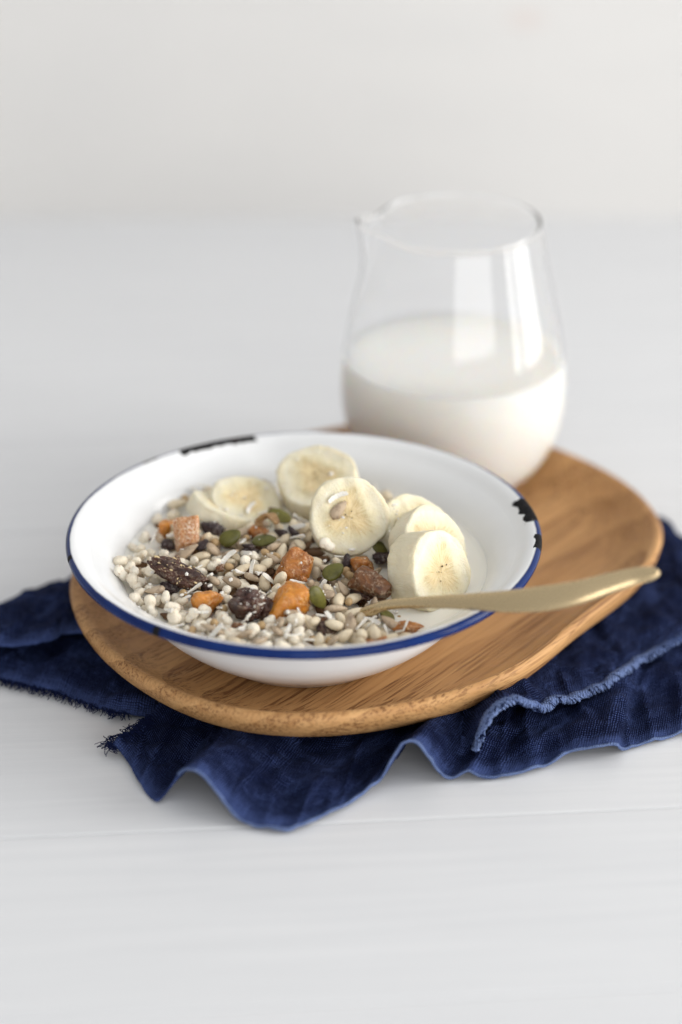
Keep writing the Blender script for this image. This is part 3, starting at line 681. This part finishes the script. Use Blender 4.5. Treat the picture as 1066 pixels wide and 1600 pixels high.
# ------------------------------------------------------------------ dried fruit, placed one by one
def fruit(name, label, cat, group, px, py, z, ax, yaw, tilt, seed, mat, cube=.5, amp=.22, ridg=.25, roll=0.0, dusty=0, dust_side=False):
    p = at(px, py, z)
    A_ = np.array(ax) * MM
    me = facet(name, A_, seed, mat) if name == 'dried_apricot' or mat is M_FIG else wrinkled(name, A_, seed, mat, 5 if max(ax) > 5 else 4)
    o = obj(name, me, None, None, tuple(p), (R(roll), R(tilt), R(yaw)))
    if dusty:                                     # pale crumbs sticking to its upper side
        r_ = random.Random(seed); dv, df = [], []
        up_l = o.rotation_euler.to_matrix().inverted() @ Vector((.25, -.35, 1))
        while len(df) < dusty * 20:
            w = me.vertices[r_.randrange(len(me.vertices))]
            if w.normal.dot(up_l) < .15 or (dust_side and w.co.x < 0 and r_.random() < .85): continue
            sz = .00012 + .0006 * r_.random() ** 3; iv, jf = ICO[1]; o0 = len(dv); st_ = np.array([r_.uniform(.5, 2.4), r_.uniform(.4, 1.8), r_.uniform(.4, 1.2)]) * sz * (.75 if dust_side else 1); jit = np.array([[r_.uniform(.55, 1.35)] for _ in iv])
            dv += [tuple(np.array(w.co) + q * jit[k_] * st_ + np.array(w.normal) * sz * .3) for k_, q in enumerate(iv)]; df += [tuple(q + o0 for q in t) for t in jf]
        cr_ = obj('crumbs', mesh('crumbs', dv, df, False), M_COCO if dust_side else M_CRUMB, o); cr_['kind'] = 'stuff'
    tag(o, label, cat, group)
    stamp(p[0], p[1], ax[0] * MM * .85, ax[1] * MM * .85, R(yaw), p[2], ax[2] * MM * .8); return o
M_CRUMB = m_grain('pale_crumb', (.70, .60, .38), (.60, .45, .24), (.4, .25, .1), .3, .0002, .7, 0)
AG, DG = 'dried apricot pieces in the muesli', 'dark dried fruit in the muesli'
fruit('dried_apricot', 'tall sugar dusted apricot piece near the left wall of the bowl', 'dried apricot', AG, 291, 836, .0560, (4.6, 4.2, 8.6), 5, -6, 1, M_APP, .40, .25, .4, -14)
fruit('dried_apricot', 'small bright apricot bit behind the tall sugar dusted piece', 'dried apricot', AG, 261, 826, .0500, (3.8, 3.0, 3.8), 30, 0, 2, M_APR, .5)
fruit('dried_apricot', 'bright orange apricot cube among puffed grains at the front', 'dried apricot', AG, 320, 939, .0525, (6.2, 4.4, 4.2), 32, -12, 3, M_APR, .62, .2, .3)
fruit('dried_apricot', 'amber apricot lump behind another one at the middle of the bowl', 'dried apricot', AG, 461, 886, .0550, (7.2, 5.4, 5.6), 38, -22, 4, M_APD, .36, .35, .5)
fruit('dried_apricot', 'golden apricot cube touching the dark green seed near the bowl front', 'dried apricot', AG, 456, 938, .0540, (6.8, 5.8, 6.6), 15, 10, 5, M_APR, .5, .25, .45, 8)
fruit('dried_apricot', 'reddish apricot piece directly under the round banana slice', 'dried apricot', AG, 565, 882, .0530, (4.6, 4.0, 3.6), 10, 0, 6, M_APD, .5)
fruit('dried_apricot', 'flat orange apricot sliver by the front rim under the spoon', 'dried apricot', AG, 634, 980, .0485, (5.2, 3.0, 1.8), 5, 0, 7, M_APD, .4)
fruit('date_piece', 'long wrinkled date strip dusted with crumbs at the left', 'date', DG, 277, 896, .0555, (12.4, 5.2, 4.6), 156, -15, 11, M_DATE, .15, .24, .45, 0, 75)
fruit('date_piece', 'round black date with white dust left of the golden apricot cube', 'date', DG, 388, 946, .0540, (7.2, 6.4, 6.8), 20, 0, 13, M_DATE, .3, .25, .5, 0, 150, True)
fruit('date_piece', 'small brown bump on the white dusted date', 'date', DG, 417, 952, .0515, (3.6, 3.8, 5.0), 40, 0, 14, M_DATE, .3)
fruit('date_piece', 'cut triangular date piece with golden side next to the spoon tip', 'date', DG, 580, 912, .0545, (8.4, 4.8, 5.6), -32, 22, 15, M_FIG, .55, .25, .4, 24)
fruit('date_piece', 'black sticky piece under the cut triangular date', 'date', DG, 570, 930, .0495, (6.0, 4.5, 3.0), -20, 0, 16, M_DATE, .3)
fruit('raisin', 'plum coloured raisin behind the large green seed', 'raisin', DG, 334, 829, .0520, (4.4, 3.6, 3.8), 0, 0, 17, M_RAIS, .1, .15, .2)
fruit('raisin', 'raisin wedged under the thin banana slice on edge', 'raisin', DG, 350, 808, .0515, (3.8, 3.0, 2.8), 10, 0, 18, M_RAIS, .1)
fruit('raisin', 'dark raisin at the very middle of the muesli', 'raisin', DG, 391, 867, .0510, (3.6, 3.0, 2.8), 30, 0, 19, M_RAIS, .1)
fruit('raisin', 'brown raisin just above the white dusted date', 'raisin', DG, 392, 897, .0515, (4.0, 3.2, 3.0), -10, 0, 20, M_FIG, .1)
fruit('raisin', 'black raisin peeping out below the long wrinkled date strip', 'raisin', DG, 268, 918, .0505, (4.6, 3.2, 2.6), 5, 0, 21, M_RAIS, .1)
fruit('raisin', 'amber raisin beside the curled nut flake', 'raisin', DG, 404, 832, .0525, (3.8, 3.0, 2.8), 20, 0, 22, M_APD, .1)
fruit('raisin', 'dark raisin half hidden by the front rim of the bowl', 'raisin', DG, 511, 985, .0485, (4.0, 3.2, 2.8), 0, 0, 23, M_DATE, .2)
fruit('raisin', 'brown raisin behind the tall sugar dusted apricot', 'raisin', DG, 264, 851, .0495, (2.8, 2.4, 2.4), 0, 0, 24, M_RAIS, .1)
fruit('raisin', 'dark raisin in the gap beneath the leaning banana slices', 'raisin', DG, 597, 872, .0500, (4.0, 3.4, 2.6), 0, 0, 25, M_RAIS, .1)
# curled nut flake
nv_, nf_ = [], []
for i in range(16):
    for j in range(9):
        a = -1.9 + 3.6 * i / 15; w = (j / 8 - .5) * 6.2 * MM * (1 - .5 * abs(i / 7.5 - 1) ** 2); rr_ = (3.2 + .5 * math.sin(j * .9) + .4 * math.cos(i)) * MM
        nv_.append((w, rr_ * math.sin(a), rr_ * math.cos(a) * .8))
nfo = obj('nut_flake', mesh('nut_flake', nv_, gridfaces(16, 9)), M_WAL, None, tuple(at(419, 818, .0560)), (R(-25), R(20), R(60)))
sm = nfo.modifiers.new('solid', 'SOLIDIFY'); sm.thickness = .0011; tag(nfo, 'curled golden brown nut flake below the smooth back banana slice', 'nut')

# ------------------------------------------------------------------ pumpkin seeds, each in its place
def seedat(me, label, cat, group, px, py, z, rot, name):
    p = at(px, py, z); o = obj(name, me, None, None, tuple(p), tuple(R(a) for a in rot)); tag(o, label, cat, group)
    stamp(p[0], p[1], .0042, .0034, 0, p[2], .0012); return o
PG = 'green pumpkin seeds in the muesli'
seedat(PUMP[0], 'largest green pumpkin seed leaning beside the plum coloured raisin', 'pumpkin seed', PG, 360, 840, .0560, (58, -28, 8), 'pumpkin_seed')
seedat(PUMP[1], 'flat green pumpkin seed below the curled nut flake', 'pumpkin seed', PG, 413, 844, .0550, (12, -6, 4), 'pumpkin_seed')
seedat(PUMP[2], 'blurred green pumpkin seed against the back banana slices', 'pumpkin seed', PG, 437, 807, .0545, (35, 15, -10), 'pumpkin_seed')
seedat(PUMP[3], 'dark green pumpkin seed standing right of the golden apricot cube', 'pumpkin seed', PG, 497, 934, .0555, (62, 60, 15), 'pumpkin_seed')
seedat(PUMP[0], 'green pumpkin seed half covered by coconut under the round banana slice', 'pumpkin seed', PG, 521, 893, .0550, (40, -20, 30), 'pumpkin_seed')
seedat(PUMP[1], 'green pumpkin seed floating in milk under the spoon', 'pumpkin seed', PG, 606, 962, .0490, (30, 20, 70), 'pumpkin_seed')
seedat(PUMP[2], 'yellow green pumpkin seed in the shade of the leaning banana slices', 'pumpkin seed', PG, 598, 858, .0520, (30, 30, 20), 'pumpkin_seed')

# ------------------------------------------------------------------ loose grains of the top layer, one object each
def scatter(srcs_, name, ax, n, region, label, cat, group, sink=.22, tol=.0045, tries=9):
    k = 0
    for _ in range(n):
        d = drop(ax, region, tries, sink, tol)
        if d is None: continue
        o = obj(name, random.choice(srcs_)); o.location = d[0]; o.rotation_mode = 'QUATERNION'; o.rotation_quaternion = d[1]
        s = random.uniform(.78, 1.15); o.scale = (s, s * random.uniform(.94, 1.06), s); tag(o, label, cat, group); k += 1
    return k
def reg_left():
    while True:
        x, y = random.uniform(-.074, .0), random.uniform(-.072, .045)
        w = (-x - .012) / .03 + (-y - .025) / .025 * (1 if x < -.005 else .5)
        if math.hypot(x, y) < .0735 and random.random() < min(1, max(.02, w * .9)): return x, y
def reg_mid():
    while True:
        x, y = random.uniform(-.062, .040), random.uniform(-.072, .06)
        if math.hypot(x, y) < .0725 and random.random() < min(1, max(.02, (x + .058) / .02)): return x, y
cnt = {}
cnt['puff'] = scatter(PUFF, 'puffed_grain', (2.9 * MM, 2.4 * MM, 2.1 * MM), 330, reg_left, 'creamy white puffed grain at the left side of the muesli', 'puffed grain', 'puffed grains in the muesli', .2, .0055, 5)
cnt['rice'] = scatter(RICE, 'pale_seed', (3.4 * MM, 2.05 * MM, 1.7 * MM), 285, reg_mid, 'plump pale cream seed lying in the muesli', 'seed', 'pale cream seeds in the muesli', .2, .0055, 5)
cnt['sun'] = scatter(SUN, 'sunflower_seed', (4.2 * MM, 2.0 * MM, 1.25 * MM), 130, reg_mid, 'flat grey beige pointed sunflower seed in the muesli', 'sunflower seed', 'sunflower seeds in the muesli', .1, .0060)
cnt['tan'] = scatter(BUCK, 'tan_seed', (1.8 * MM, 1.6 * MM, 1.45 * MM), 45, reg_mid, 'small round tan seed in the muesli', 'seed', 'small tan seeds in the muesli', .1, .0060)
BITS = [wrinkled('raisin_bit', np.array([2.5 + .3 * k, 1.9, 1.5]) * MM, 90 + k, (M_DATE, M_FIG, M_APD, M_RAIS)[k], 3) for k in range(4)]
cnt['bits'] = scatter(BITS, 'raisin_bit', (2.7 * MM, 1.9 * MM, 1.5 * MM), 60, reg_mid, 'small dark brown bit of dried fruit between the seeds', 'raisin', 'small bits of dried fruit in the muesli', .25, .0065, 6)
cnt['coco'] = scatter(COCO, 'coconut_flake', (2.6 * MM, .9 * MM, .5 * MM), 70, reg_mid, 'white coconut shred lying on top of the muesli', 'coconut flake', 'coconut shreds in the muesli', -.2, .0080, 5)
print('GRAINS', cnt)
# crumbs: too small to pick apart
cv, cf_ = [], []
for i in range(520):
    x, y = reg_mid() if random.random() < .75 else reg_left()
    h = H[int(x / G + GN / 2), int(y / G + GN / 2)]
    if h > .066: continue
    s = random.uniform(.00018, .0005) * (2.0 if random.random() < .22 else 1); iv, jf = ICO[1]; o0 = len(cv); sx, sy, sz = s * random.uniform(.7, 2.0), s, s * .7; a = random.uniform(0, 6)
    cv += [(x + p[0] * sx * math.cos(a) - p[1] * sy * math.sin(a), y + p[0] * sx * math.sin(a) + p[1] * sy * math.cos(a), h + p[2] * sz + s * .3) for p in iv]; cf_ += [tuple(q + o0 for q in t) for t in jf]
cr = obj('crumbs', mesh('crumbs', cv, cf_, False), M_COCO); tag(cr, 'fine pale crumbs dusted over the muesli and fruit', 'crumbs', kind='stuff')
# two bits on the round banana slice
b0 = bananas[0][0]; bpy.context.view_layer.update()
def on_face(o, x, y, h): return o.location + o.rotation_quaternion @ Vector((x, y, h))
q0 = b0.rotation_quaternion
def stick(name, me, lx, ly, ang_, h, label, cat, group):
    o = obj(name, me); o.rotation_mode = 'QUATERNION'
    inv = q0.inverted(); p = inv @ (Vector(at(lx, ly, .066)) - b0.location)
    o.location = on_face(b0, p.x, p.y, h); o.rotation_quaternion = q0 @ Quaternion((0, 0, 1), ang_ - .5); tag(o, label, cat, group); return o
stick('sunflower_seed', SUN[1], 528, 798, .9, .0008, 'sunflower seed stuck on the round forward facing banana slice', 'sunflower seed', 'sunflower seeds in the muesli')
stick('coconut_flake', COCO[2], 522, 780, .5, .0005, 'coconut shred stuck on the upper left of the round banana slice', 'coconut flake', 'coconut shreds in the muesli')
stick('puffed_grain', PUFF[3], 517, 845, .2, .0015, 'popped grain clinging to the lower left edge of the round banana slice', 'puffed grain', 'puffed grains in the muesli')
bit = obj('coconut_flake', COCO[5], None, None, tuple(at(749, 806, .0500)), (.2, .9, 1.2)); tag(bit, 'lone coconut bit on the bare right wall of the bowl', 'coconut flake', 'coconut shreds in the muesli')

# ------------------------------------------------------------------ brass spoon
ms = NT('brushed_brass')
vb = ms.coord('Object', (1, 1, 1)); nb = ms.noise(vb, 40, 3, .5); ns = ms.n('ShaderNodeMapping'); ms.lk(vb, ns.inputs[0]); ns.inputs['Scale'].default_value = (.06, 1, 1)
nb2 = ms.noise(ns.outputs[0], 1800, 3, .6)
ms.set(Base_Color=ms.mix(nb, (.60, .47, .28), (.55, .42, .24)), Metallic=1.0, Roughness=ms.ramp(nb2, [(.3, .22), (.7, .36)]))
ms.bump(nb2, .00004, .3)
spoon = empty('spoon', tuple(at(600, 955, .053))); tag(spoon, 'brass spoon resting in the muesli with its handle over the bowl rim', 'spoon')
SO = np.array(spoon.location)
# centre line: (px, py, z, half width mm, half thickness mm)
hl = [(556, 968, .0480, 3.2, .8), (578, 955, .0525, 2.4, 1.2), (602, 946, .0565, 2.0, 1.5), (640, 942, .0600, 2.1, 1.5), (700, 940, .0645, 2.7, 1.5), (750, 940, .0680, 3.5, 1.5), (800, 939, .0712, 4.3, 1.5), (850, 935, .0743, 4.7, 1.5), (900, 926.5, .0775, 4.3, 1.5), (950, 912, .0810, 3.7, 1.5), (990, 901, .0836, 3.2, 1.5), (1012, 897, .0850, 2.8, 1.4), (1024, 896, .0856, 2.1, 1.2), (1030, 896, .0860, .9, .7)]
# the handle comes towards the camera as it rises: heights above set the distance
cl = spline([tuple(at(a, b, z)) + (w * MM, t * MM) for a, b, z, w, t in hl], 90)
T_ = np.gradient(cl[:, :3], axis=0); T_ /= np.linalg.norm(T_, axis=1)[:, None]
Vs = []; K = 20
for i in range(len(cl)):
    p, w, t = cl[i, :3], cl[i, 3], cl[i, 4]
    sd = np.cross(T_[i], [0.05, -.75, .66]); sd /= np.linalg.norm(sd); nn = np.cross(sd, T_[i])
    tw = .25 * (1 - i / 90); sd, nn = sd * math.cos(tw) + nn * math.sin(tw), nn * math.cos(tw) - sd * math.sin(tw)
    for k in range(K):
        a = 2 * math.pi * k / K; ca, sa = math.cos(a), math.sin(a)
        Vs.append(p + sd * w * np.sign(ca) * abs(ca) ** .92 + nn * t * np.sign(sa) * abs(sa) ** 1.0 - SO)
fs = [(i * K + k, i * K + (k + 1) % K, (i + 1) * K + (k + 1) % K, (i + 1) * K + k) for i in range(len(cl) - 1) for k in range(K)] + [tuple(range(K))[::-1], tuple((len(cl) - 1) * K + k for k in range(K))]
obj('handle', mesh('handle', Vs, fs), ms, spoon)
# bowl of the spoon, sunk in the muesli: grows on from the neck
nk = cl[2, :3]; dr = -T_[2].copy(); dr[2] = -.25; dr /= np.linalg.norm(dr); sdv = np.cross(dr, [0, 0, 1.0]); sdv /= np.linalg.norm(sdv); upv = np.cross(sdv, dr)
Vb = []
for i in range(25):
    u = i / 24; w = .0185 * (math.sin(math.pi * min(1, u * .93 + .07) ** .85) ** .8) + .0006
    for j in range(17):
        q = j / 16 * 2 - 1; dep = .0085 * (1 - q * q) * math.sin(math.pi * min(1, u + .02)) ** .7
        Vb.append(nk + dr * (u * .046 - .002) + sdv * q * w - upv * dep - SO)
sb = obj('spoon_bowl', mesh('spoon_bowl', Vb, gridfaces(25, 17)), ms, spoon)
so_ = sb.modifiers.new('solid', 'SOLIDIFY'); so_.thickness = .0013; so_.offset = 0
